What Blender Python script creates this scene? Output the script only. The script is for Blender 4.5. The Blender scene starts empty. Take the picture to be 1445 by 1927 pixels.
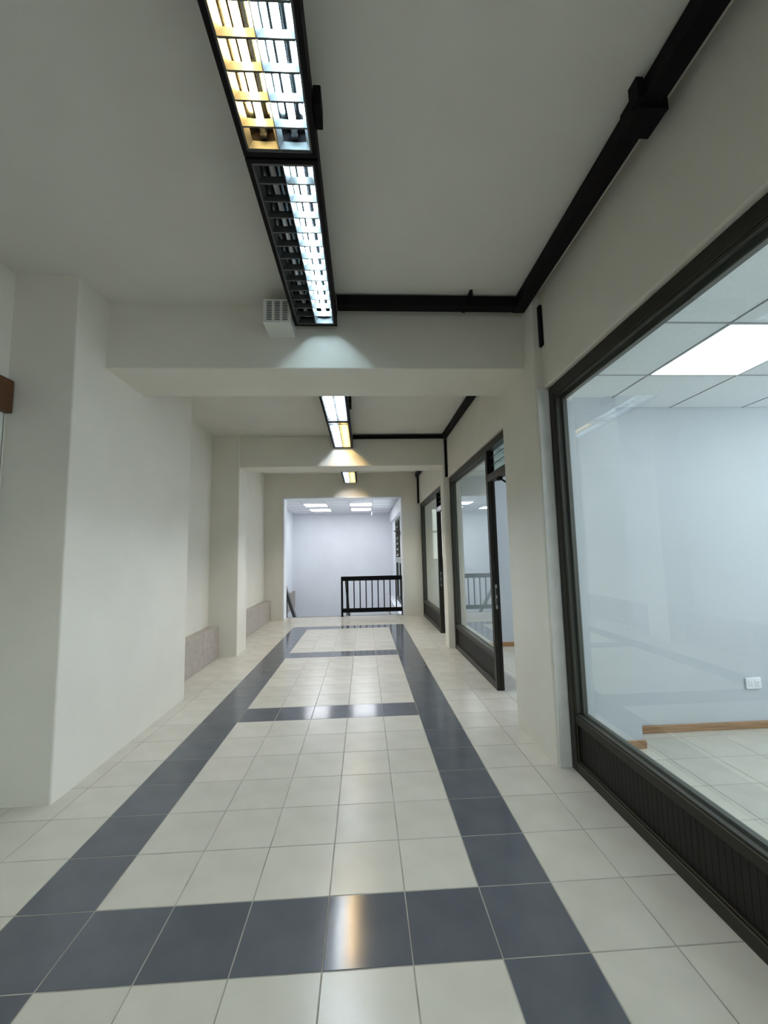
import bpy, bmesh, math, random
from mathutils import Matrix, Vector
random.seed(7)
SC = bpy.context.scene
COL = SC.collection

# ---------------------------------------------------------------- camera
cam_data = bpy.data.cameras.new('camera')
cam = bpy.data.objects.new('camera', cam_data)
COL.objects.link(cam)
SC.camera = cam
cam_data.sensor_fit = 'HORIZONTAL'
cam_data.sensor_width = 36.0
cam_data.lens = 776.157 * 36.0 / 1445.0
cam_data.clip_start = 0.05
yaw, pitch, roll = 0.051062, 0.101602, -0.0218862
fwd = Vector((math.sin(yaw)*math.cos(pitch), math.cos(yaw)*math.cos(pitch), math.sin(pitch)))
rt = Vector((math.cos(yaw), -math.sin(yaw), 0))
up = rt.cross(fwd)
c_, s_ = math.cos(roll), math.sin(roll)
rt, up = c_*rt + s_*up, -s_*rt + c_*up
m = Matrix((rt, up, -fwd)).transposed().to_4x4()
m.translation = Vector((1.35883, -1.49551, 1.34703))
cam.matrix_world = m

# ---------------------------------------------------------------- view, world (overcast daylight seen through the windows)
SC.view_settings.view_transform = 'Standard'
SC.view_settings.look = 'None'
SC.view_settings.exposure = 0.27
SC.view_settings.gamma = 1.0
SC.view_settings.use_curve_mapping = False
world = bpy.data.worlds.new('overcast_sky')
SC.world = world
world.use_nodes = True
bg = world.node_tree.nodes['Background']
bg.inputs['Color'].default_value = (0.80, 0.89, 1.0, 1)
bg.inputs['Strength'].default_value = 4.6
SC.cycles.max_bounces = 10
SC.cycles.diffuse_bounces = 6
SC.cycles.glossy_bounces = 5
SC.cycles.transparent_max_bounces = 16
SC.cycles.sample_clamp_indirect = 6.0
SC.cycles.use_denoising = True

PANEL_L = 4.8      # emission of the square ceiling panels
STAIR_L = 10.0
TUBE_L = 105.0       # emission of the fluorescent tubes

def portal(name, loc, rot, sx, sy):
    d = bpy.data.lights.new(name, 'AREA')
    d.shape = 'RECTANGLE'; d.size = sx; d.size_y = sy
    d.cycles.is_portal = True
    o = bpy.data.objects.new(name, d); COL.objects.link(o)
    o.location = loc; o.rotation_euler = rot
    return o
# sky portals in the window openings, the added back opening included
portal('daylight_portal', (6.12, -1.2, 1.65), (0, math.radians(90), 0), 1.5, 4.6)
portal('daylight_portal', (6.12, 3.0, 1.65), (0, math.radians(90), 0), 1.5, 2.2)
portal('daylight_portal', (1.0, -5.02, 1.8), (math.radians(90), 0, 0), 1.0, 0.8)
portal('daylight_portal', (2.42, 9.35, 1.2), (0, math.radians(90), 0), 2.2, 2.7)

# ---------------------------------------------------------------- materials
def nd(nt, t, **kw):
    n = nt.nodes.new(t)
    for k, v in kw.items(): setattr(n, k, v)
    return n
def principled(name, col, rough=0.5, metal=0.0, spec=0.5):
    m = bpy.data.materials.new(name); m.use_nodes = True
    b = m.node_tree.nodes['Principled BSDF']
    b.inputs['Base Color'].default_value = (*col, 1)
    b.inputs['Roughness'].default_value = rough
    b.inputs['Metallic'].default_value = metal
    b.inputs['Specular IOR Level'].default_value = spec
    return m
def bump(m, scale, dist, strength=0.5, detail=4, stretch=None):
    nt = m.node_tree; b = nt.nodes['Principled BSDF']
    tc = nd(nt, 'ShaderNodeTexCoord'); mp = nd(nt, 'ShaderNodeMapping')
    if stretch: mp.inputs['Scale'].default_value = stretch
    nz = nd(nt, 'ShaderNodeTexNoise'); nz.inputs['Scale'].default_value = scale; nz.inputs['Detail'].default_value = detail
    bp = nd(nt, 'ShaderNodeBump'); bp.inputs['Distance'].default_value = dist; bp.inputs['Strength'].default_value = strength
    nt.links.new(tc.outputs['Object'], mp.inputs['Vector']); nt.links.new(mp.outputs['Vector'], nz.inputs['Vector'])
    nt.links.new(nz.outputs['Fac'], bp.inputs['Height']); nt.links.new(bp.outputs['Normal'], b.inputs['Normal'])
    return nz
def mottle(m, c1, c2, scale=3.0, lo=0.35, hi=0.65, stretch=None, rnd=0.0):
    nt = m.node_tree; b = nt.nodes['Principled BSDF']
    tc = nd(nt, 'ShaderNodeTexCoord'); mp = nd(nt, 'ShaderNodeMapping')
    if stretch: mp.inputs['Scale'].default_value = stretch
    nz = nd(nt, 'ShaderNodeTexNoise'); nz.inputs['Scale'].default_value = scale; nz.inputs['Detail'].default_value = 5
    rp = nd(nt, 'ShaderNodeValToRGB')
    rp.color_ramp.elements[0].position = lo; rp.color_ramp.elements[0].color = (*c1, 1)
    rp.color_ramp.elements[1].position = hi; rp.color_ramp.elements[1].color = (*c2, 1)
    nt.links.new(tc.outputs['Object'], mp.inputs['Vector']); nt.links.new(mp.outputs['Vector'], nz.inputs['Vector'])
    nt.links.new(nz.outputs['Fac'], rp.inputs['Fac'])
    out = rp.outputs['Color']
    if rnd:
        oi = nd(nt, 'ShaderNodeObjectInfo')
        mr = nd(nt, 'ShaderNodeMapRange'); mr.inputs['To Min'].default_value = 1-rnd; mr.inputs['To Max'].default_value = 1+rnd
        hs = nd(nt, 'ShaderNodeHueSaturation')
        nt.links.new(oi.outputs['Random'], mr.inputs['Value']); nt.links.new(mr.outputs['Result'], hs.inputs['Value'])
        nt.links.new(out, hs.inputs['Color']); out = hs.outputs['Color']
    nt.links.new(out, b.inputs['Base Color'])
    return m

M = {}
M['hall_paint'] = mottle(principled('hall_paint', (.7, .7, .64), 0.62, spec=.3), (.68, .65, .57), (.71, .68, .60), 2.5)
bump(M['hall_paint'], 90, .0016, .35)
M['rough_plaster'] = mottle(principled('rough_plaster', (.7, .7, .66), 0.7, spec=.3), (.74, .74, .71), (.82, .81, .78), 8)
bump(M['rough_plaster'], 70, .006, .8)
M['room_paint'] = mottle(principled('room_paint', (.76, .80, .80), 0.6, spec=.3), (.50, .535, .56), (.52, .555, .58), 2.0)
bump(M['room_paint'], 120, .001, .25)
M['stair_paint'] = mottle(principled('stair_paint', (.80, .80, .84), 0.6, spec=.3), (.74, .76, .80), (.77, .79, .83), 2.0)
M['ceiling_paint'] = mottle(principled('ceiling_paint', (.52, .53, .50), 0.75, spec=.2), (.665, .645, .59), (.695, .675, .62), 2.0)
bump(M['ceiling_paint'], 160, .001, .3)
M['beige_tile'] = mottle(principled('beige_tile', (.50, .48, .41), 0.24, spec=.5), (.50, .47, .40), (.545, .515, .445), 5, rnd=.035)
bump(M['beige_tile'], 9, .0006, .25, 2)
M['slate_tile'] = mottle(principled('slate_tile', (.08, .09, .105), 0.13, spec=.38), (.088, .094, .108), (.102, .108, .122), 6, rnd=.06)
bump(M['slate_tile'], 5, .0004, .15, 2)
M['grout'] = mottle(principled('grout', (.30, .28, .24), 0.9), (.22, .20, .17), (.34, .32, .28), 6)
M['ledge_tile'] = mottle(principled('ledge_tile', (.45, .40, .345), 0.5), (.335, .295, .26), (.40, .355, .315), 14)
M['frame_metal'] = principled('frame_metal', (.024, .021, .015), 0.45, .3, .4)
bump(M['frame_metal'], 300, .0004, .2)
M['kick_metal'] = principled('kick_metal', (.010, .008, .006), 0.55, .1, .3)
M['gasket'] = principled('gasket', (.30, .32, .31), 0.5)
M['black_paint'] = principled('black_paint', (.006, .004, .005), 0.7, .0, .15)
M['rail_black'] = principled('rail_black', (.003, .003, .004), 0.6, .0, .12)
M['handrail_brown'] = principled('handrail_brown', (.05, .042, .038), 0.3)
M['alu'] = principled('alu', (.52, .54, .54), 0.16, 1.0)
M['louver_alu'] = principled('louver_alu', (.085, .09, .09), 0.45, .3)
M['lit_bead_metal'] = principled('lit_bead_metal', (.085, .085, .072), 0.45, .2)  # lighter anodised beads, with the room's reflection on the rail top coloured in
M['edge_metal'] = principled('edge_metal', (.16, .145, .095), 0.35, .5)
M['transom_reflection'] = principled('transom_reflection', (.62, .62, .68), 0.4, .2)  # white reflection on the farthest transom, put into its base colour
M['white_plastic'] = principled('white_plastic', (.80, .82, .84), 0.35)
M['grille_plastic'] = principled('grille_plastic', (.66, .66, .62), 0.45)
M['dark_hole'] = principled('dark_hole', (.02, .02, .02), 0.8)
M['ceiling_tile'] = mottle(principled('ceiling_tile', (.74, .77, .78), 0.85, spec=.1), (.71, .745, .755), (.76, .79, .80), 60)
M['t_grid'] = principled('t_grid', (.35, .36, .37), 0.5)
M['stair_ceiling'] = principled('stair_ceiling', (.74, .73, .76), 0.8, spec=.1)
M['landing'] = principled('landing', (.50, .50, .50), 0.5)
M['steel'] = principled('steel', (.45, .45, .44), 0.3, .9)
M['door_paint'] = principled('door_paint', (.66, .67, .62), 0.5)
M['facade'] = mottle(principled('facade', (.62, .55, .50), 0.8), (.76, .70, .62), (.84, .78, .70), 1.5)
wd = principled('wood', (.42, .24, .11), 0.4)
mottle(wd, (.20, .095, .032), (.40, .21, .085), 9, .3, .7, stretch=(.6, 6, 12)); M['wood'] = wd
wd2 = principled('dark_wood', (.12, .05, .015), 0.45)
mottle(wd2, (.07, .025, .006), (.12, .048, .014), 7, .3, .7, stretch=(8, .6, 12)); M['dark_wood'] = wd2

def emitter(name, col, s):
    m = bpy.data.materials.new(name); m.use_nodes = True
    nt = m.node_tree; nt.nodes.clear()
    e = nd(nt, 'ShaderNodeEmission'); o = nd(nt, 'ShaderNodeOutputMaterial')
    e.inputs['Color'].default_value = (*col, 1); e.inputs['Strength'].default_value = s
    nt.links.new(e.outputs[0], o.inputs['Surface'])
    return m
M['panel_light'] = emitter('panel_light', (.90, .97, 1.0), PANEL_L)
M['stair_light'] = emitter('stair_light', (.93, .96, 1.0), STAIR_L)
M['tube_warm'] = emitter('tube_warm', (1.0, .66, .24), TUBE_L)
M['tube_cool'] = emitter('tube_cool', (.60, .84, 1.0), TUBE_L)
M['tube_far_warm'] = emitter('tube_far_warm', (1.0, .66, .24), TUBE_L*1.6)
M['tube_far_cool'] = emitter('tube_far_cool', (.72, .85, 1.0), TUBE_L*1.6)
M['tube_off'] = principled('tube_off', (.6, .6, .62), 0.3)

def glass(name, tint, f=1.0):
    m = bpy.data.materials.new(name); m.use_nodes = True
    nt = m.node_tree; nt.nodes.clear()
    t = nd(nt, 'ShaderNodeBsdfTransparent'); t.inputs['Color'].default_value = (*tint, 1)
    g = nd(nt, 'ShaderNodeBsdfGlossy'); g.inputs['Roughness'].default_value = 0.0
    g.inputs['Color'].default_value = (.95, 1, .98, 1)
    fr = nd(nt, 'ShaderNodeFresnel'); fr.inputs['IOR'].default_value = 1.5
    ml = nd(nt, 'ShaderNodeMath', operation='MULTIPLY'); ml.inputs[1].default_value = f; ml.use_clamp = True
    mx = nd(nt, 'ShaderNodeMixShader'); o = nd(nt, 'ShaderNodeOutputMaterial')
    ge = nd(nt, 'ShaderNodeNewGeometry'); iv = nd(nt, 'ShaderNodeMath', operation='SUBTRACT'); iv.inputs[0].default_value = 1.0
    m2 = nd(nt, 'ShaderNodeMath', operation='MULTIPLY')
    nt.links.new(ge.outputs['Backfacing'], iv.inputs[1]); nt.links.new(iv.outputs[0], m2.inputs[1])
    nt.links.new(fr.outputs[0], ml.inputs[0]); nt.links.new(ml.outputs[0], m2.inputs[0]); nt.links.new(m2.outputs[0], mx.inputs['Fac'])
    nt.links.new(t.outputs[0], mx.inputs[1]); nt.links.new(g.outputs[0], mx.inputs[2])
    nt.links.new(mx.outputs[0], o.inputs['Surface'])
    return m
M['glass'] = glass('glass', (.96, .985, .975), 2.0)
M['green_glass'] = glass('green_glass', (.79, .88, .86), 1.6)

# ---------------------------------------------------------------- mesh helpers
def box(bm, x0, x1, y0, y1, z0, z1):
    v = [bm.verts.new(p) for p in ((x0,y0,z0),(x1,y0,z0),(x1,y1,z0),(x0,y1,z0),(x0,y0,z1),(x1,y0,z1),(x1,y1,z1),(x0,y1,z1))]
    for f in ((0,3,2,1),(4,5,6,7),(0,1,5,4),(1,2,6,5),(2,3,7,6),(3,0,4,7)): bm.faces.new([v[i] for i in f])
    return v
def B(*boxes):
    bm = bmesh.new()
    for b in boxes: box(bm, *b)
    return bm
def bev(bm, w, seg=2, only=None):
    es = [e for e in bm.edges if (only is None or only(e))]
    bmesh.ops.bevel(bm, geom=es, offset=w, segments=seg, profile=.5, affect='EDGES')
    return bm
def vert_edge(e):
    a, b = e.verts[0].co, e.verts[1].co
    return abs(a.x-b.x) < 1e-5 and abs(a.y-b.y) < 1e-5
def prism(bm, pts, axis, a0, a1):
    """extrude a 2-D outline along an axis; pts in the two other axes, in x,y,z order"""
    def P(p, a):
        return {'x': (a, p[0], p[1]), 'y': (p[0], a, p[1]), 'z': (p[0], p[1], a)}[axis]
    A = [bm.verts.new(P(p, a0)) for p in pts]; C = [bm.verts.new(P(p, a1)) for p in pts]
    n = len(pts)
    for i in range(n): bm.faces.new((A[i], A[(i+1) % n], C[(i+1) % n], C[i]))
    bm.faces.new(A[::-1]); bm.faces.new(C)
    bmesh.ops.recalc_face_normals(bm, faces=bm.faces)
    return bm
def cyl(bm, p0, p1, r, n=12):
    p0, p1 = Vector(p0), Vector(p1); d = (p1-p0).normalized()
    a = d.orthogonal().normalized(); b = d.cross(a)
    R0 = [bm.verts.new(p0 + r*(math.cos(t)*a + math.sin(t)*b)) for t in [2*math.pi*i/n for i in range(n)]]
    R1 = [bm.verts.new(p1 + r*(math.cos(t)*a + math.sin(t)*b)) for t in [2*math.pi*i/n for i in range(n)]]
    for i in range(n): bm.faces.new((R0[i], R0[(i+1) % n], R1[(i+1) % n], R1[i]))
    bm.faces.new(R0[::-1]); bm.faces.new(R1)
def obj(name, bm, mat, parent=None, smooth=False):
    me = bpy.data.meshes.new(name)
    bm.normal_update(); bm.to_mesh(me); bm.free()
    me.materials.append(M[mat])
    if smooth:
        for p in me.polygons: p.use_smooth = True
    o = bpy.data.objects.new(name, me); COL.objects.link(o)
    if parent: o.parent = parent
    return o
def tag(o, label=None, cat=None, group=None, kind=None):
    if label: o['label'] = label
    if cat: o['category'] = cat
    if group: o['group'] = group
    if kind: o['kind'] = kind
    return o
def thing(name, label, cat, group=None, loc=(0,0,0), kind=None):
    o = bpy.data.objects.new(name, None); COL.objects.link(o)
    o.empty_display_size = .1
    o.location = loc
    return tag(o, label, cat, group, kind)
def struct(name, bm, mat, label=None, cat=None):
    o = obj(name, bm, mat)
    return tag(o, label, cat, None, 'structure')
def copy_tree(o, parent=None):
    c = o.copy(); COL.objects.link(c); c.parent = parent
    for ch in list(o.children): copy_tree(ch, c)
    return c

XL, XR = -.79, 2.61          # hall wall faces
CEIL1, CEIL2, CEIL3 = 3.14, 3.095, 3.145
YB = -5.0                    # back end of the hall

# ================================================================ FLOOR
T = 0.30
floor = struct('floor', B((XL-.15, 6.1, YB-.1, 7.86, -.12, -.0011)), 'grout', 'tiled hall floor of beige tiles with dark slate bands', 'floor')
G = .0042
def tile_bm(x0, x1, y0, y1):
    bm = bmesh.new(); c = .0012; b = -.010
    lo = [bm.verts.new(p) for p in ((x0,y0,b),(x1,y0,b),(x1,y1,b),(x0,y1,b))]
    mi = [bm.verts.new(p) for p in ((x0,y0,-c),(x1,y0,-c),(x1,y1,-c),(x0,y1,-c))]
    hi = [bm.verts.new(p) for p in ((x0+c,y0+c,0),(x1-c,y0+c,0),(x1-c,y1-c,0),(x0+c,y1-c,0))]
    for i in range(4):
        j = (i+1) % 4
        bm.faces.new((lo[i], lo[j], mi[j], mi[i])); bm.faces.new((mi[i], mi[j], hi[j], hi[i]))
    bm.faces.new(hi)
    return bm
std = {}
for k in ('beige_tile', 'slate_tile'):
    o = obj('tile', tile_bm(-T/2+G/2, T/2-G/2, -T/2+G/2, T/2-G/2), k)
    std[k] = o.data; bpy.data.objects.remove(o)
rest = {'beige_tile': bmesh.new(), 'slate_tile': bmesh.new()}
def dark(i, j):
    return (i in (0, 6) and j <= 21) or (0 <= i <= 6 and j in (0, 7, 14, 21))
for i in range(-3, 21):
    for j in range(-17, 27):
        x0, x1 = max(i*T, XL), min((i+1)*T, 6.0); y0, y1 = max(j*T, YB), min((j+1)*T, 7.855)
        if x1-x0 < .02 or y1-y0 < .02: continue
        mat = 'slate_tile' if dark(i, j) else 'beige_tile'
        full = (x1-x0 > T-.001) and (y1-y0 > T-.001)
        hall = i <= 8
        single = (hall and -1 <= j <= 19) or (9 <= i <= 15 and -1 <= j <= 5)
        if i <= -2 and 3.5 < j and j*T < 2.7 : single = False      # under the long left pier
        if single:
            cx, cy = (x0+x1)/2, (y0+y1)/2
            if full: o = bpy.data.objects.new('tile', std[mat])
            else:
                o = obj('tile', tile_bm(x0+G/2-cx, x1-G/2-cx, y0+G/2-cy, y1-G/2-cy), mat); COL.objects.unlink(o)
            COL.objects.link(o); o.parent = floor
            o.location = (cx, cy, 0)
            o.rotation_euler = (random.gauss(0, .0006), random.gauss(0, .0006), 0)
        else:
            t = tile_bm(x0+G/2, x1-G/2, y0+G/2, y1-G/2)
            me = bpy.data.meshes.new('tmp'); t.to_mesh(me); t.free(); rest[mat].from_mesh(me); bpy.data.meshes.remove(me)
for mat, b in rest.items():
    tag(obj('distant_tile', b, mat, floor), kind='stuff')

# ================================================================ HALL SHELL
# left wall with the doorway near the camera
wl = struct('wall_left', B((XL-.15, XL, 1.029, 7.57, 0, 3.2), (XL-.15, XL, .04, 1.029, 2.24, 3.2), (XL-.15, XL, -.15, .04, 0, 3.2), (XL-.15, XL, YB, -4.6, 0, 3.2), (XL-.15, XL, -4.6, -.15, 0, .3), (XL-.15, XL, -4.6, -.15, 2.4, 3.2)), 'hall_paint',
            'painted left wall of the hall behind the ledges', 'wall')
struct('ceiling', B((XL-.15, 2.8, YB-.1, 1.40, CEIL1, 3.3)), 'ceiling_paint', 'grey painted ceiling of the nearest bay', 'ceiling')
struct('ceiling', B((XL-.15, 2.8, 1.80, 4.45, CEIL2, 3.3)), 'ceiling_paint', 'grey painted ceiling of the middle bay', 'ceiling')
struct('ceiling', B((XL-.15, 2.8, 4.80, 7.60, CEIL3, 3.3)), 'ceiling_paint', 'painted ceiling of the farthest hall bay', 'ceiling')
# beams (lintels) crossing the hall
def beam(y0, y1, z0, z1, label):
    struct('ceiling_beam', bev(B((XL, 2.79, y0, y1, z0, z1)), .008, 2, lambda e: abs(e.verts[0].co.z-z0) < 1e-4 and abs(e.verts[1].co.z-z0) < 1e-4 and abs(e.verts[0].co.y-e.verts[1].co.y) < 1e-4), 'hall_paint', label, 'beam')
beam(1.33, 1.85, 2.665, 3.2, 'nearest painted beam crossing the hall, with the white grille box on it')
beam(4.43, 4.83, 2.63, 3.2, 'second painted beam crossing the hall, lit by the middle lights')
# piers
def pier(x0, x1, y0, y1, z1, mat, label, w=.012):
    struct('pillar', bev(B((x0, x1, y0, y1, 0, z1)), w, 3, vert_edge), mat, label, 'pillar')
pier(XL-.02, -.40, 1.035, 2.753, 3.19, 'hall_paint', 'long white pillar block at the left, nearest the camera')
pier(XL-.02, -.395, 4.40, 4.84, 3.19, 'hall_paint', 'slim white pillar on the left between the two tiled ledges')
pier(2.545, 2.80, 1.165, 1.842, 3.19, 'hall_paint', 'white pillar on the right beside the nearest shop window', .016)
pier(2.545, 2.80, 4.46, 4.70, 3.19, 'hall_paint', 'small white pillar on the right between the two far shopfronts')
# rough plaster skin on the near face of the right pillar
struct('trim_1', bev(B((2.556, 2.634, 1.157, 1.166, .0, 2.44)), .003, 1), 'rough_plaster', 'rough plastered strip of pillar next to the shop window frame', 'plaster')
# wall over the shopfronts
def over(y0, y1, label):
    struct('wall_right', bev(B((XR, 2.79, y0, y1, 2.448, 3.19)), .010, 2, lambda e: all(abs(v.co.z-2.448) < 1e-4 and abs(v.co.x-XR) < 1e-4 for v in e.verts)), 'hall_paint', label, 'wall')
over(YB, 1.17, 'painted wall band above the nearest shop window')
over(1.84, 4.47, 'painted wall band above the middle shopfront')
over(4.69, 7.58, 'painted wall band above the farthest shopfront')
# end wall with the large opening to the stairwell
bm = B((XL-.15, -.385, 7.57, 7.86, 0, 3.2), (2.225, 2.80, 7.57, 7.86, 0, 3.2), (-.385, 2.225, 7.57, 7.86, 2.625, 3.2))
struct('wall_front', bm, 'hall_paint', 'painted end wall around the wide stairwell opening', 'wall')
struct('trim_2', B((-.388, -.362, 7.562, 7.868, 0, 2.625), (2.200, 2.228, 7.562, 7.868, 0, 2.625), (-.388, 2.228, 7.562, 7.868, 2.600, 2.628)), 'stair_paint', 'pale lining around the stairwell opening', 'trim')
# back wall behind the camera with an unseen opening added for frontal daylight
struct('wall_back', B((XL-.15, .5, YB-.12, YB, 0, 3.2), (1.5, 2.8, YB-.12, YB, 0, 3.2), (.5, 1.5, YB-.12, YB, 0, 1.4), (.5, 1.5, YB-.12, YB, 2.2, 3.2)), 'hall_paint', 'painted wall behind the camera', 'wall')

# unseen dark box and glazed opening added beside the camera to absorb bounce light
M['unlit'] = principled('unlit', (.10, .095, .09), 0.8)
struct('absorber_box', B((-3.2, -3.1, -4.7, -.05, -.1, 2.6), (-3.1, XL-.15, -4.8, -4.7, -.1, 2.6), (-3.1, XL-.15, -.05, .0, -.1, 2.6), (-3.1, XL-.15, -4.7, -.05, -.12, 0), (-3.1, XL-.15, -4.7, -.05, 2.6, 2.7)), 'unlit', 'unseen dark box added behind the camera to absorb bounce light', 'wall')
w = tag(bpy.data.objects.new('window_7', None), 'added glazed opening in front of the light-absorbing box', 'window', None, 'structure'); COL.objects.link(w)
obj('window_frame', B((XL-.10, XL-.03, -4.6, -.15, .3, .36), (XL-.10, XL-.03, -4.6, -.15, 2.34, 2.4), (XL-.10, XL-.03, -4.6, -4.54, .36, 2.34), (XL-.10, XL-.03, -.21, -.15, .36, 2.34), (XL-.10, XL-.03, -2.4, -2.34, .36, 2.34)), 'frame_metal', w)
obj('pane', B((XL-.068, XL-.062, -4.54, -2.4, .36, 2.34), (XL-.068, XL-.062, -2.34, -.21, .36, 2.34)), 'glass', w)

# door and timber head on the left wall
d1 = struct('door_1', B((XL-.07, XL-.03, .07, .972, .004, 2.236)), 'door_paint', 'pale door in the left wall under the timber head', 'door')
obj('door_frame', B((XL-.10, XL-.001, .972, 1.020, 0, 2.24), (XL-.10, XL-.001, .04, .07, 0, 2.24)), 'door_paint', d1)
obj('door_gap', B((XL-.12, XL-.012, 1.0195, 1.0295, 0, 2.24)), 'dark_hole', d1)
obj('door_handle', B((XL-.03, XL+.012, .15, .17, 1.0, 1.02), (XL+.012, XL+.028, .10, .19, .998, 1.022)), 'steel', d1)
tag(obj('door_head', bev(B((XL, -.745, -.05, 1.028, 2.240, 2.442)), .004, 1), 'dark_wood'), 'dark brown timber box fixed over the door on the left wall', 'door head')

# tiled ledges along the left wall
def ledge(y0, y1, label):
    t = thing('wall_ledge', label, 'ledge', 'tiled ledges along the left wall', ((XL-.64)/2, y0, 0))
    t.location = (0, 0, 0)
    obj('core', B((XL, -.650, y0, y1, .002, .398)), 'grout', t)
    n = max(1, round((y1-y0)/.60)); w = (y1-y0)/n
    for k in range(n):
        a, b_ = y0+k*w+.0015, y0+(k+1)*w-.0015
        obj('front_tile', bev(B((-.650, -.640, a, b_, .003, .402)), .0015, 1), 'ledge_tile', t)
        obj('top_tile', bev(B((XL+.002, -.642, a, b_, .398, .408)), .0015, 1), 'ledge_tile', t)
ledge(2.757, 4.398, 'low tiled ledge on the left between the long and slim pillars')
ledge(4.842, 7.568, 'low tiled ledge on the left between slim pillar and end wall')

# ================================================================ SHOPFRONTS
FX = 2.635
def groove_panel(name, y0, y1, z0, z1, x, parent):
    bm = bmesh.new(); n = int((y1-y0)/.032); w = (y1-y0)/n
    pts = []
    for k in range(n):
        a = y0+k*w
        pts += [(x, a+.000), (x, a+w*.90), (x+.0015, a+w*.93), (x+.0015, a+w*.97)]
    pts += [(x, y1), (x+.014, y1), (x+.014, y0)]
    prism(bm, pts, 'z', z0, z1)
    o = obj(name, bm, 'kick_metal', parent)
    return o
def shopfront(n, y0, y1, label, door_y0=None):
    """y0 near edge, y1 far edge of the glazed unit; door opening from door_y0 to y0"""
    w = tag(bpy.data.objects.new('window_%d' % n, None), label, 'window', None, 'structure'); COL.objects.link(w)
    j = .060
    ox, ix = FX, FX+.075
    # outer frame: jambs, head, bottom rail, middle rail
    obj('jamb', bev(B((ox, ix, y1-j, y1, 0, 2.445)), .003, 1), 'frame_metal', w)
    obj('jamb', bev(B((ox, ix, y0, y0+j, 0, 2.445)), .003, 1), 'frame_metal', w)
    obj('head_rail', bev(B((ox, ix, y0+j, y1-j, 2.375, 2.445)), .003, 1), 'frame_metal', w)
    obj('bottom_rail', bev(B((ox, ix, y0+j, y1-j, 0, .062)), .003, 1), 'frame_metal', w)
    obj('middle_rail', bev(B((ox+.006, ix, y0+j, y1-j, .290, .335)), .003, 1), 'frame_metal', w)
    obj('sash_bead', B((ox+.050, ix+.002, y0+j, y1-j, .335, .352), (ox+.050, ix+.002, y0+j, y1-j, 2.340, 2.376), (ox+.050, ix+.002, y1-j-.026, y1-j+.001, .352, 2.340), (ox+.012, ox+.044, y1-j-.003, y1-j+.001, .345, 2.372), (ox+.012, ox+.044, y0+j, y1-j, .334, .338), (ox+.012, ox+.044, y0+j, y1-j, 2.372, 2.376)), 'lit_bead_metal', w)
    obj('glazing_bead', B((ox+.010, ox+.016, y0+j, y1-j, .335, .345), (ox+.010, ox+.016, y0+j, y1-j, 2.365, 2.375), (ox+.010, ox+.016, y1-j-.010, y1-j, .345, 2.365), (ox+.010, ox+.016, y0+j, y0+j+.01, .345, 2.365)), 'frame_metal', w)
    obj('kick_bead', B((ox+.012, ox+.020, y0+j, y1-j, .062, .070), (ox+.012, ox+.020, y0+j, y1-j, .282, .290), (ox+.012, ox+.020, y1-j-.008, y1-j, .070, .282)), 'frame_metal', w)
    obj('edge_line', B((ox+.009, ox+.012, y0+j, y1-j, .0665, .0685), (ox+.009, ox+.012, y1-j-.006, y1-j-.004, .07, .285), (ox+.005, ox+.007, y0+j, y1-j, .3325, .3345), (ox-.001, ox+.001, y0+j, y1-j, .0595, .0615), (ox+.007, ox+.010, y1-j-.003, y1-j-.001, .345, 2.37), (ox+.007, ox+.010, y0+j, y1-j, 2.370, 2.372)), 'edge_metal', w)
    groove_panel('kick_panel', y0+j, y1-j, .062, .290, ox+.022, w)
    obj('pane', B((ox+.044, ox+.050, y0+j, y1-j, .335, 2.375)), 'glass', w)
    if door_y0 is not None:
        a, b_ = door_y0, y0
        obj('head_rail', bev(B((ox, ix, a, b_, 2.375, 2.445)), .003, 1), 'frame_metal', w)
        obj('transom', bev(B((ox, ix, a, b_, 2.055, 2.130)), .003, 1), 'transom_reflection' if n == 3 else 'frame_metal', w)
        obj('jamb', bev(B((ox, ix, a, a+.03, 0, 2.375)), .003, 1), 'frame_metal', w)
        obj('louver_stile', B((ox+.004, ix-.004, b_-.016, b_, 2.13, 2.375)), 'black_paint', w)
        # louvre glass blades over the door, with their clip levers
        for k in range(3):
            z = 2.137 + k*.079
            bm = bmesh.new()
            prism(bm, [(ox+.028, z), (ox+.033, z), (ox+.048, z+.084), (ox+.043, z+.084)], 'y', a+.035, b_-.02)
            lb = obj('louver_blade', bm, 'green_glass', w)
            obj('blade_edge', B((ox+.024, ox+.034, a+.035, b_-.02, z-.003, z+.001)), 'frame_metal', lb)
            bm = bmesh.new(); prism(bm, [(ox+.008, z), (ox+.028, z-.002), (ox+.066, z+.078), (ox+.050, z+.086)], 'y', b_-.026, b_-.018)
            obj('blade_clip', bm, 'black_paint', w)
        # lock strike plate on the jamb face towards the camera
        p = obj('strike_plate', bev(B((ox+.026, ox+.050, b_-.004, b_, .78, 1.02)), .0015, 1), 'steel', w)
        obj('slot', B((ox+.031, ox+.043, b_-.006, b_-.003, .915, .985), (ox+.031, ox+.043, b_-.006, b_-.003, .815, .885)), 'dark_hole', p)
        # closer arm hanging from the transom
        bm = bmesh.new(); box(bm, ox+.02, ox+.055, b_-.30, b_-.22, 2.030, 2.056)
        cyl(bm, (ox+.04, b_-.27, 2.045), (ox+.10, b_-.37, 1.965), .009, 8)
        obj('closer_arm', bm, 'black_paint', w)
        obj('rebate_line', B((ox+.045, ox+.052, b_-.010, b_, 0, 2.055)), 'frame_metal', w)
    return w
shopfront(1, -1.60, 1.158, 'nearest large shop window with dark metal frame and grooved kick panel')
shopfront(2, 2.615, 4.458, 'middle shop window and doorway with green louver transom', 1.845)
shopfront(3, 5.56, 7.566, 'farthest shop window and narrow doorway near the end wall', 4.702)
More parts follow.
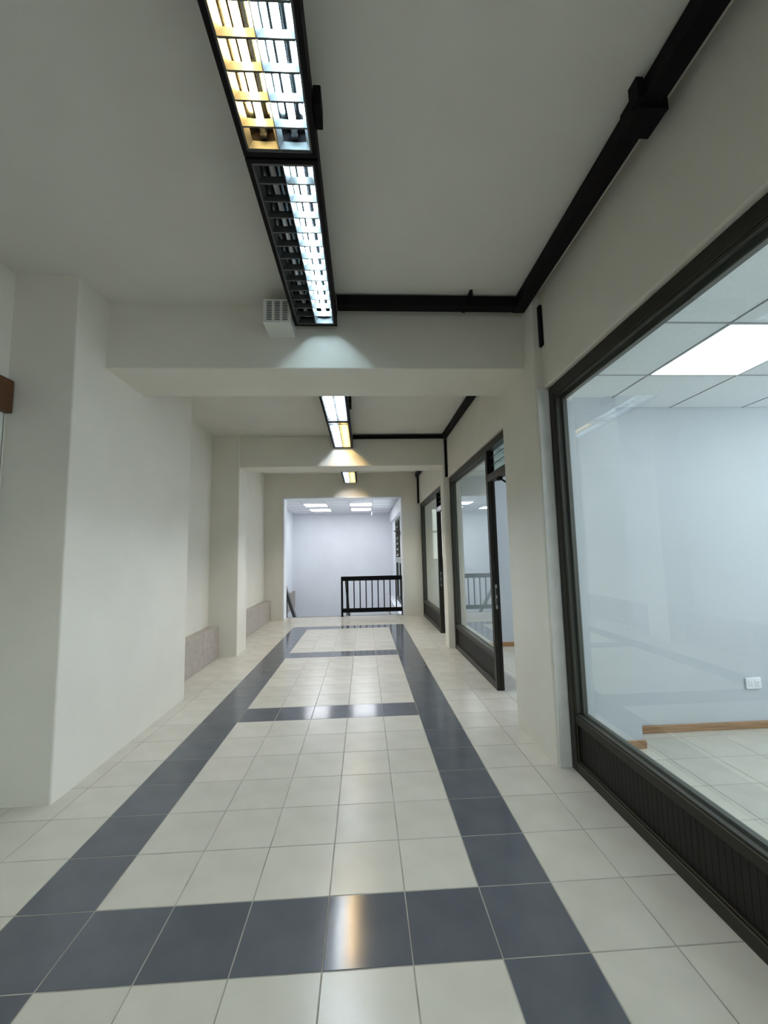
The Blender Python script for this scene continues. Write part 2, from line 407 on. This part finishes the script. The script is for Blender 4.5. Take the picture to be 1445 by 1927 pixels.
# the opening behind the camera between the first window and the back wall
shopfront(5, -4.9, -1.68, 'shop window behind the camera')

# ================================================================ GLAZED ROOMS ON THE RIGHT
RC = 2.46
def wall(name, label, *bx, mat='room_paint'):
    return struct(name, B(*bx), mat, label, 'wall')
wall('wall_divider', 'pale blue-white wall facing the nearest shop window', (3.20, 6.0, 1.585, 1.70, 0, RC+.3))
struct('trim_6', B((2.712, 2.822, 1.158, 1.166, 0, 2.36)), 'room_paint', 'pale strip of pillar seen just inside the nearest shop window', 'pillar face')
wall('wall_column', 'pale column projecting in the corner of the nearest room', (2.80, 3.235, 1.365, 1.84, 0, RC+.3))
wall('wall_divider', 'white wall at the back of the middle room', (2.80, 6.0, 4.47, 4.60, 0, RC+.3))
wall('wall_divider', 'wall at the back of the farthest room with a window', (2.80, 2.86, 7.60, 7.74, 0, RC+.3), (3.30, 6.0, 7.60, 7.74, 0, RC+.3), (2.86, 3.30, 7.60, 7.74, 0, 1.18), (2.86, 3.30, 7.60, 7.74, 2.36, RC+.3))
def rwall(y0, y1, wy0, wy1, z0, z1, label):
    wall('wall_outer', label, (6.0, 6.12, y0, wy0, 0, 2.8), (6.0, 6.12, wy1, y1, 0, 2.8), (6.0, 6.12, wy0, wy1, 0, z0), (6.0, 6.12, wy0, wy1, z1, 2.8))
rwall(-5.0, 1.60, -3.5, 1.1, .9, 2.4, 'outer wall of the nearest room')
rwall(1.60, 4.50, 1.9, 4.1, .9, 2.4, 'outer wall of the middle room')
rwall(4.50, 7.74, 5.0, 7.2, .9, 2.4, 'outer wall of the farthest room')
wall('wall_outer', 'wall closing the nearest room behind the camera', (2.80, 6.12, -5.1, -5.0, 0, 2.8))
struct('ceiling', B((2.80, 6.1, -5.0, 7.7, RC+.02, RC+.10)), 'ceiling_tile', 'slab over the suspended ceilings of the rooms', 'ceiling')

def tile_ceiling(label, x0, x1, y0, y1, z, px, py, lights, singles, mat_tile='ceiling_tile', mat_light='panel_light', ms=.605, lbl=None):
    """suspended ceiling: white grid, lay-in panels (parts) and square light panels (things)"""
    c = tag(bpy.data.objects.new('ceiling', None), label, 'ceiling', None, 'structure'); COL.objects.link(c)
    gx = []; k = math.floor((x0-px)/ms)
    while px+k*ms < x1-.01: gx.append(k); k += 1
    gy = []; k = math.floor((y0-py)/ms)
    while py+k*ms < y1-.01: gy.append(k); k += 1
    bm = bmesh.new()
    for k in gx:
        a = px+k*ms
        if a > x0+.02: box(bm, a-.004, a+.004, y0, y1, z-.001, z+.012)
    for k in gy:
        a = py+k*ms
        if a > y0+.02: box(bm, x0, x1, a-.004, a+.004, z-.0012, z+.0118)
    obj('ceiling_grid', bm, 't_grid', c)
    bulk = bmesh.new()
    for i in gx:
        for j in gy:
            a0, a1 = max(px+i*ms, x0)+.0055, min(px+(i+1)*ms, x1)-.0055
            b0, b1 = max(py+j*ms, y0)+.0055, min(py+(j+1)*ms, y1)-.0055
            if a1-a0 < .02 or b1-b0 < .02: continue
            if (i, j) in lights:
                l = thing('panel_light', lights[(i, j)], 'light', 'square panel lights')
                obj('diffuser', B((a0+.006, a1-.006, b0+.006, b1-.006, z+.0005, z+.006)), mat_light, l)
                obj('rim', B((a0, a1, b0, b0+.006, z-.001, z+.01), (a0, a1, b1-.006, b1, z-.001, z+.01), (a0, a0+.006, b0, b1, z-.001, z+.01), (a1-.006, a1, b0, b1, z-.001, z+.01)), 'white_plastic', l)
            elif singles(a0, a1, b0, b1):
                obj('ceiling_panel', bev(B((a0, a1, b0, b1, z+.002, z+.012)), .002, 1), mat_tile, c)
            else: box(bulk, a0, a1, b0, b1, z+.002, z+.012)
    if len(bulk.verts): tag(obj('ceiling_panel_field', bulk, mat_tile, c), kind='stuff')
    else: bulk.free()
    return c
L1 = {(1, 0): 'square panel light seen through the nearest shop window'}
for k, q in (((3, 0), 'right of the one seen through the window'), ((1, -3), 'beside the head of the window frame'), ((3, -3), 'in the middle of the room'), ((1, -6), 'behind the camera near the window'), ((3, -6), 'behind the camera in mid room'), ((5, -3), 'near the outer wall')): L1[k] = 'square panel light of the nearest room, ' + q
tile_ceiling('suspended panel ceiling of the nearest room', 2.80, 6.0, -5.0, 1.585, RC, 2.612, .378, L1, lambda a0, a1, b0, b1: b1 > -.3 and a0 < 4.9)
L2 = {(3, -3): 'square panel light of the middle room, out of view', (3, -1): 'square panel light of the middle room by the wall, out of view', (5, -3): 'square panel light of the middle room near its outer wall'}
tile_ceiling('suspended panel ceiling of the middle room', 2.80, 6.0, 1.84, 4.47, RC, 2.612, 4.045, L2, lambda a0, a1, b0, b1: b1 > 2.2 and a0 < 3.7)
L3 = {(3, -3): 'square panel light of the farthest room, out of view'}
tile_ceiling('suspended panel ceiling of the farthest room', 2.80, 6.0, 4.60, 7.60, RC, 2.612, 7.1, L3, lambda a0, a1, b0, b1: False)

# timber skirting in the rooms
def skirting(n, label, *bx):
    o = struct('baseboard_%s' % n, bev(B(*bx), .003, 1), 'wood', label, 'skirting')
    return o
s = skirting('room', 'brown timber skirting along the wall of the nearest room', (3.336, 5.98, 1.567, 1.585, 0, .052))
obj('bead', B((3.336, 5.98, 1.564, 1.567, .030, .036)), 'wood', s)
s = skirting('column', 'short brown timber skirting at the foot of the column', (2.82, 3.250, 1.347, 1.365, 0, .052))
obj('bead', B((2.82, 3.250, 1.344, 1.347, .030, .036)), 'wood', s)
skirting('middle', 'brown timber skirting seen through the middle doorway', (2.82, 5.98, 4.452, 4.47, 0, .060))

# wall socket
sk = thing('wall_socket', 'white double socket plate on the wall of the nearest room', 'socket', None, (0,0,0))
obj('plate', bev(B((4.203, 4.323, 1.571, 1.585, .282, .364)), .005, 2), 'white_plastic', sk)
for cx in (4.240, 4.290):
    md = obj('module', bev(B((cx-.019, cx+.019, 1.568, 1.572, .300, .346)), .002, 1), 'white_plastic', sk)
    bm = bmesh.new()
    for dz in (-.013, 0, .013):
        cyl(bm, (cx, 1.5675, .323+dz), (cx, 1.569, .323+dz), .0028, 8)
    obj('socket_hole', bm, 'dark_hole', md)

# small window in the wall at the back of the farthest room
w = tag(bpy.data.objects.new('window_6', None), 'narrow framed window seen through the farthest shop window', 'window', None, 'structure'); COL.objects.link(w)
obj('window_frame', B((2.86, 2.895, 7.58, 7.62, 1.18, 2.36), (3.265, 3.30, 7.58, 7.62, 1.18, 2.36), (2.895, 3.265, 7.58, 7.62, 1.18, 1.22), (2.895, 3.265, 7.58, 7.62, 2.32, 2.36), (2.895, 3.265, 7.585, 7.615, 1.80, 1.84)), 'gasket', w)
obj('pane', B((2.895, 3.265, 7.598, 7.603, 1.22, 1.80), (2.895, 3.265, 7.598, 7.603, 1.84, 2.32)), 'glass', w)

# ================================================================ STAIRWELL
SY0, SY1, SZ = 7.86, 12.17, 2.70
struct('wall_stairwell', B((-1.10, 2.6, SY1, SY1+.12, -2.2, 3.1)), 'stair_paint', 'bright white far wall of the stairwell', 'wall')
struct('wall_stairwell', B((-1.10, -.94, SY0, SY1, -2.2, 3.1)), 'stair_paint', 'bright white left wall of the stairwell', 'wall')
struct('wall_stairwell', B((2.30, 2.42, 10.72, SY1, -2.2, 3.1), (2.30, 2.42, SY0, 8.0, -2.2, 3.1), (2.30, 2.42, 8.0, 10.72, -2.2, .03), (2.30, 2.42, 8.0, 10.72, 2.33, 3.1)), 'stair_paint', 'white right wall of the stairwell around its window', 'wall')
struct('trim_3', B((2.235, 2.30, SY0, SY1, 2.36, SZ)), 'stair_paint', 'white bulkhead above the stairwell window', 'bulkhead')
struct('wall_stairwell', B((-.94, 2.3, SY0-.002, SY0+.10, -2.2, -.13)), 'stair_paint', 'wall under the stairwell edge', 'wall')
struct('floor', B((-.94, 2.3, SY0, SY1, -2.2, -2.05)), 'landing', 'lower stairwell floor', 'floor')
struct('floor', B((.95, 2.12, 11.2, SY1, -.62, -.50)), 'landing', 'grey landing at the far side of the stairwell', 'floor')
struct('trim_4', B((2.14, 2.30, SY0, SY1, -.4, .0)), 'stair_paint', 'white sill ledge under the stairwell window', 'ledge')
struct('trim_5', B((-.385, 2.225, 7.855, 7.875, -.14, .003)), 'frame_metal', 'dark edge strip where the hall floor meets the stairs', 'edge strip')
# ledge in the stairwell
t = thing('wall_ledge', 'tiled ledge on the left wall of the stairwell', 'ledge', 'tiled ledges along the left wall')
for k in range(7):
    a = 8.0 + k*.6
    obj('front_tile', B((-.94, -.88, a, min(a+.597, 12.165), -.30, .23)), 'ledge_tile', t)
# steps
st = struct('stairs', B(*[(-.42, .92, 7.875+.28*k, 7.875+.28*(k+1), -.17*(k+1)-.17, -.17*(k+1)) for k in range(11)]), 'ledge_tile', 'steps going down behind the end wall opening', 'stairs')
LS = {(0, 0): 'stairwell panel light, nearer one on the left', (0, 2): 'stairwell panel light, farther one on the left',
      (2, 0): 'stairwell panel light, nearer one on the right', (2, 2): 'stairwell panel light, farther one on the right'}
tile_ceiling('suspended panel ceiling of the stairwell', -.94, 2.30, SY0, SY1, SZ, -.22, 9.40, LS, lambda *a: True, 'stair_ceiling', 'stair_light', .61)
struct('ceiling', B((-1.1, 2.6, SY0, SY1+.1, SZ+.02, 2.9)), 'stair_ceiling', 'slab over the stairwell ceiling', 'ceiling')
tag(obj('ceiling_rod', B((1.615, 1.640, 11.30, 11.325, 2.56, SZ-.002)), 'white_plastic'), 'short white rod hanging by the right lights of the stairwell', 'rod')

# stairwell window
w = tag(bpy.data.objects.new('window_4', None), 'dark framed louver window in the stairwell behind the guard rail', 'window', None, 'structure'); COL.objects.link(w)
wx0, wx1 = 2.31, 2.37
obj('window_frame', B((wx0, wx1, 10.60, 10.72, .03, 2.33), (wx0, wx1, 8.0, 8.06, .03, 2.33), (wx0, wx1, 8.06, 10.6, .03, .14), (wx0, wx1, 8.06, 10.6, 2.26, 2.33), (wx0, wx1, 9.9, 9.95, 1.25, 2.26), (wx0, wx1, 9.60, 9.66, .14, 1.10)), 'frame_metal', w)
obj('middle_rail', bev(B((wx0-.02, wx1, 8.06, 10.66, 1.10, 1.25)), .01, 1), 'gasket', w)
obj('pane', B((wx0+.03, wx0+.035, 8.06, 9.60, .14, 1.10), (wx0+.03, wx0+.035, 9.66, 10.6, .14, 1.10), (wx0+.03, wx0+.035, 8.06, 9.90, 1.25, 2.26)), 'glass', w)
for k in range(6):
    z = 1.27+k*.162; bm = bmesh.new()
    prism(bm, [(wx0+.002, z+.02), (wx0+.008, z+.015), (wx0+.050, z+.150), (wx0+.044, z+.155)], 'y', 9.955, 10.595)
    obj('louver_blade', bm, 'glass', w)
bm = bmesh.new(); cyl(bm, (2.30, 9.93, 1.92), (2.20, 9.80, 1.98), .012, 8); cyl(bm, (2.30, 9.93, 1.86), (2.30, 9.93, 1.98), .012, 8)
obj('window_lever', bm, 'black_paint', w)
# pale building outside, seen through the windows
fb = thing('building', 'pale plastered building seen outside the stairwell window', 'building', kind='structure')
obj('wall', B((6.6, 7.0, 9.5, 20.0, -3, 5.0), (2.86, 3.6, 9.6, 9.8, -3, 5.0)), 'facade', fb)

# guard rail at the top of the stairs
g = thing('guard_rail', 'black metal guard rail at the top of the stairs', 'railing')
GY = 7.80
obj('top_rail', bev(B((.845, 2.222, GY-.028, GY+.028, .772, .868)), .004, 1), 'rail_black', g)
obj('bottom_rail', bev(B((.885, 2.185, GY-.020, GY+.020, .082, .172)), .004, 1), 'rail_black', g)
for x in (.865, 2.200):
    obj('post', bev(B((x-.022, x+.022, GY-.022, GY+.022, .0, .772)), .003, 1), 'rail_black', g)
    obj('foot_plate', B((x-.03, x+.03, GY-.03, GY+.03, .0, .008)), 'rail_black', g)
for k in range(9):
    x = .997 + k*.1335
    obj('baluster', B((x-.012, x+.012, GY-.010, GY+.010, .170, .775)), 'rail_black', g)
# handrails down the stairs
def handrail(x, y0, z0, y1, z1, label, w_, h):
    t = thing('handrail', label, 'handrail', 'handrails down the stairs')
    bm = bmesh.new()
    prism(bm, [(y0, z0), (y1, z1), (y1, z1+h), (y0, z0+h)], 'x', x-w_/2, x+w_/2)
    obj('rail', bm, 'handrail_brown', t)
    sl = (z1-z0)/(y1-y0)
    for k in range(3):
        y = y0+.25+k*(y1-y0-.5)/2
        bt = B((x-.012, x+.012, y-.012, y+.012, -.17*(int((y-7.875)/.28)+1), z0+sl*(y-y0)+.002))
        obj('baluster', bt, 'rail_black', t)
handrail(.955, 7.86, .72, 10.9, -1.15, 'dark handrail descending behind the left post of the guard rail', .05, .08)
handrail(-.405, 7.89, .62, 10.9, -1.30, 'dark handrail descending at the left edge of the stairwell opening', .07, .10)

# ================================================================ FLUORESCENT FIXTURES
def fixture(name_label, y0, y1, z, xl, xr, left, right, detail, ceil):
    """twin-compartment louvered fluorescent fixture, open downwards"""
    f = thing('fluorescent_light', name_label, 'light', 'louvered fluorescent lights in a line', ((xl+xr)/2, y0, z))
    f.location = (0, 0, 0)
    top = z+.108; e = .019; xm = (xl+xr)/2
    obj('housing', B((xl, xr, y0, y1, top-.006, top), (xl, xl+e, y0, y1, z, top-.006), (xr-e, xr, y0, y1, z, top-.006),
                     (xl+e, xr-e, y0, y0+.018, z, top-.006), (xl+e, xr-e, y1-.018, y1, z, top-.006)), 'black_paint', f)
    obj('trim_frame', B((xl+e, xl+e+.006, y0+.012, y1-.012, z+.002, z+.012), (xr-e-.006, xr-e, y0+.012, y1-.012, z+.002, z+.012),
                        (xl+e, xr-e, y0+.018, y0+.024, z+.002, z+.012), (xl+e, xr-e, y1-.024, y1-.018, z+.002, z+.012)), 'louver_alu', f)
    a0, a1, b0, b1 = xl+e+.006, xr-e-.006, y0+.024, y1-.024
    for (x0, x1, tube) in ((a0, xm, left), (xm, a1, right)):
        w = x1-x0; cx = (x0+x1)/2
        # folded reflector trough
        prof = [(x0+.002, z+.045), (x0+.014, z+.080), (x0+.034, z+.092), (x0+.043, z+.084), (cx-.010, z+.094), (cx+.010, z+.094), (x1-.043, z+.084), (x1-.034, z+.092), (x1-.014, z+.080), (x1-.002, z+.045)]
        bm = bmesh.new(); A = [bm.verts.new((p[0], b0, p[1])) for p in prof]; C2 = [bm.verts.new((p[0], b1, p[1])) for p in prof]
        for i in range(len(prof)-1): bm.faces.new((A[i], C2[i], C2[i+1], A[i+1]))
        bmesh.ops.solidify(bm, geom=bm.faces[:], thickness=.001)
        obj('reflector', bm, 'alu', f)
        bm = bmesh.new(); cyl(bm, (cx, b0+.05, z+.066), (cx, b1-.05, z+.066), .013, 12)
        tb = obj('lamp_tube', bm, 'tube_'+tube, f, True)
        for e0, e1, e2 in ((b0+.004, b0+.02, b0+.05), (b1-.004, b1-.02, b1-.05)):
            bm = bmesh.new(); cyl(bm, (cx, e1, z+.066), (cx, e2, z+.066), .0135, 12)
            box(bm, cx-.012, cx+.012, min(e0, e1), max(e0, e1)+.001, z+.052, z+.093)
            obj('lamp_holder', bm, 'steel', f)
        # louver: two slanted side rails and cross blades
        bm = bmesh.new()
        prism(bm, [(x0, z+.003), (x0+.0015, z+.003), (x0+.016, z+.044), (x0+.014, z+.044)], 'y', b0, b1)
        prism(bm, [(x1, z+.003), (x1-.0015, z+.003), (x1-.016, z+.044), (x1-.014, z+.044)], 'y', b0, b1)
        nb = 13; step = (b1-b0)/nb
        def blade(bm, y):
            # shallow dished cross blade, wide at the bottom edge
            n = 6
            for q in range(n):
                u0, u1 = q/n, (q+1)/n
                h0, h1 = z+.045-.005*math.sin(math.pi*u0), z+.045-.005*math.sin(math.pi*u1)
                xa, xb = x0+.003+(w-.006)*u0, x0+.003+(w-.006)*u1
                v = [bm.verts.new(p) for p in ((xa, y-.0035, z+.004), (xb, y-.0035, z+.004), (xb, y+.0035, z+.004), (xa, y+.0035, z+.004), (xa, y, h0), (xb, y, h1))]
                bm.faces.new((v[0], v[1], v[5], v[4])); bm.faces.new((v[2], v[3], v[4], v[5])); bm.faces.new((v[0], v[3], v[2], v[1]))
        if detail:
            lv = obj('louver', bm, 'louver_alu', f)
            for k in range(nb+1):
                y = min(max(b0+k*step, b0+.004), b1-.004)
                b2 = bmesh.new(); blade(b2, y); obj('blade', b2, 'louver_alu', lv)
        else:
            for k in range(nb+1): blade(bm, min(max(b0+k*step, b0+.004), b1-.004))
            tag(obj('louver', bm, 'louver_alu', f), kind='stuff')
    obj('end_divider', B((xm-.0012, xm+.0012, b0, b1, z+.002, z+.044)), 'louver_alu', f)
    # hangers to the ceiling
    for y in (y0+.25, y1-.25):
        obj('hanger', B((xm-.05, xm+.05, y-.02, y+.02, top, ceil)), 'black_paint', f)
    return f
FXL, FXR = .905, 1.199
fixture('nearest fluorescent fixture, left tube warm yellow and right tube bluish', -1.185, .035, 2.95, FXL, FXR, 'warm', 'cool', True, CEIL1)
fixture('second fluorescent fixture, left half dark, ending at the nearest beam', .045, 1.275, 2.95, FXL, FXR, 'off', 'cool', True, CEIL1)
fixture('fluorescent fixture behind the camera', -2.42, -1.195, 2.95, FXL, FXR, 'cool', 'cool', False, CEIL1)
ZM = 2.90
fixture('fluorescent fixture of the middle bay, both halves cool white', 2.03, 3.235, ZM, .945, 1.222, 'far_cool', 'far_cool', False, CEIL2)
fixture('fluorescent fixture with yellow right half, touching the second beam', 3.245, 4.42, ZM, .945, 1.222, 'far_cool', 'far_warm', False, CEIL2)
fixture('farther fluorescent fixture of the last bay, half hidden by the beam', 5.0, 6.155, ZM, .955, 1.24, 'far_cool', 'far_cool', False, CEIL3)
fixture('farthest fluorescent fixture, near the end wall, left cool right yellow', 6.165, 7.40, ZM, .955, 1.24, 'far_cool', 'far_warm', False, CEIL3)
tag(obj('cable_clip', bev(B((1.201, 1.230, -.15, -.055, 2.975, 3.055)), .003, 1), 'black_paint'), 'small black box on the ceiling beside the nearest fixture', 'bracket', 'black boxes beside the fixtures')
tag(obj('cable_clip', bev(B((1.226, 1.250, 2.75, 2.98, 2.96, 3.06)), .003, 1), 'black_paint'), 'small black box beside the middle bay fixture', 'bracket', 'black boxes beside the fixtures')

# ================================================================ BLACK CABLE TRUNKING
def trunk(label, x0, x1, y0, y1, z0, z1, extra=()):
    t = thing('cable_trunking', label, 'trunking', 'black cable trunking')
    obj('channel', bev(B((x0, x1, y0, y1, z0, z1)), .003, 1), 'black_paint', t)
    for b in extra: obj('bracket', bev(B(b), .002, 1), 'black_paint', t)
    return t
run = trunk('black trunking along the ceiling over the nearest window and beam', 2.455, 2.540, YB, 1.262, 3.05, CEIL1-.010,
      ((2.425, 2.455, -.15, -.10, 3.05, CEIL1-.001), (2.450, 2.562, -.13, -.01, 3.030, CEIL1-.008)))
obj('channel', bev(B((1.202, 2.4545, 1.185, 1.262, 3.055, CEIL1-.010)), .003, 1), 'black_paint', run)
for b in ((2.115, 2.135, 1.13, 1.184, 3.09, CEIL1-.001), (2.085, 2.11, 1.18, 1.262, 3.050, 3.0545)): obj('bracket', bev(B(b), .001, 1), 'black_paint', run)
trunk('thin black trunking along the ceiling of the middle bay, right side', 2.535, 2.60, 1.87, 4.40, 3.02, 3.085)
trunk('black trunking from the middle bay fixture to the right wall', 1.225, 2.60, 4.37, 4.425, 3.03, 3.075)
trunk('short black trunking in the far top right corner of the hall', 2.535, 2.60, 4.85, 7.56, 3.05, 3.13)
def drop(label, x0, x1, y0, y1, z0, z1):
    tag(obj('cable_trunking', bev(B((x0, x1, y0, y1, z0, z1)), .002, 1), 'black_paint'), label, 'trunking', 'black cable trunking')
drop('black vertical slot of trunking below the corner over the nearest pillar', 2.590, 2.609, 1.125, 1.162, 2.74, 3.03)
drop('black vertical trunking at the second pillar down to the window frame', 2.572, 2.609, 4.405, 4.4295, 2.452, 3.018)
drop('black vertical trunking in the far corner beside the end wall', 2.570, 2.609, 7.52, 7.568, 2.452, 3.048)

# small junction box and wire on the second beam
jb = thing('junction_box', 'tiny pale junction box with a thin wire on the second beam', 'junction box')
obj('box', bev(B((-.20, -.12, 4.405, 4.43, 3.055, 3.093)), .003, 1), 'grille_plastic', jb)
obj('wire', B((-.12, .94, 4.420, 4.43, 3.060, 3.068)), 'grille_plastic', jb)

# white ventilated box on the nearest beam
vb = thing('vent_box', 'white ventilated box on the nearest beam left of the fixture', 'vent')
obj('casing', bev(B((.715, .900, 1.135, 1.328, 2.892, 3.060)), .004, 2), 'grille_plastic', vb)
for cxx in (.757, .809, .861):
    bm = bmesh.new()
    for k in range(11):
        z = 2.912+k*.0125
        box(bm, cxx-.017, cxx+.017, 1.1335, 1.1365, z, z+.005)
    tag(obj('vent_slot', bm, 'dark_hole', vb), kind='stuff')
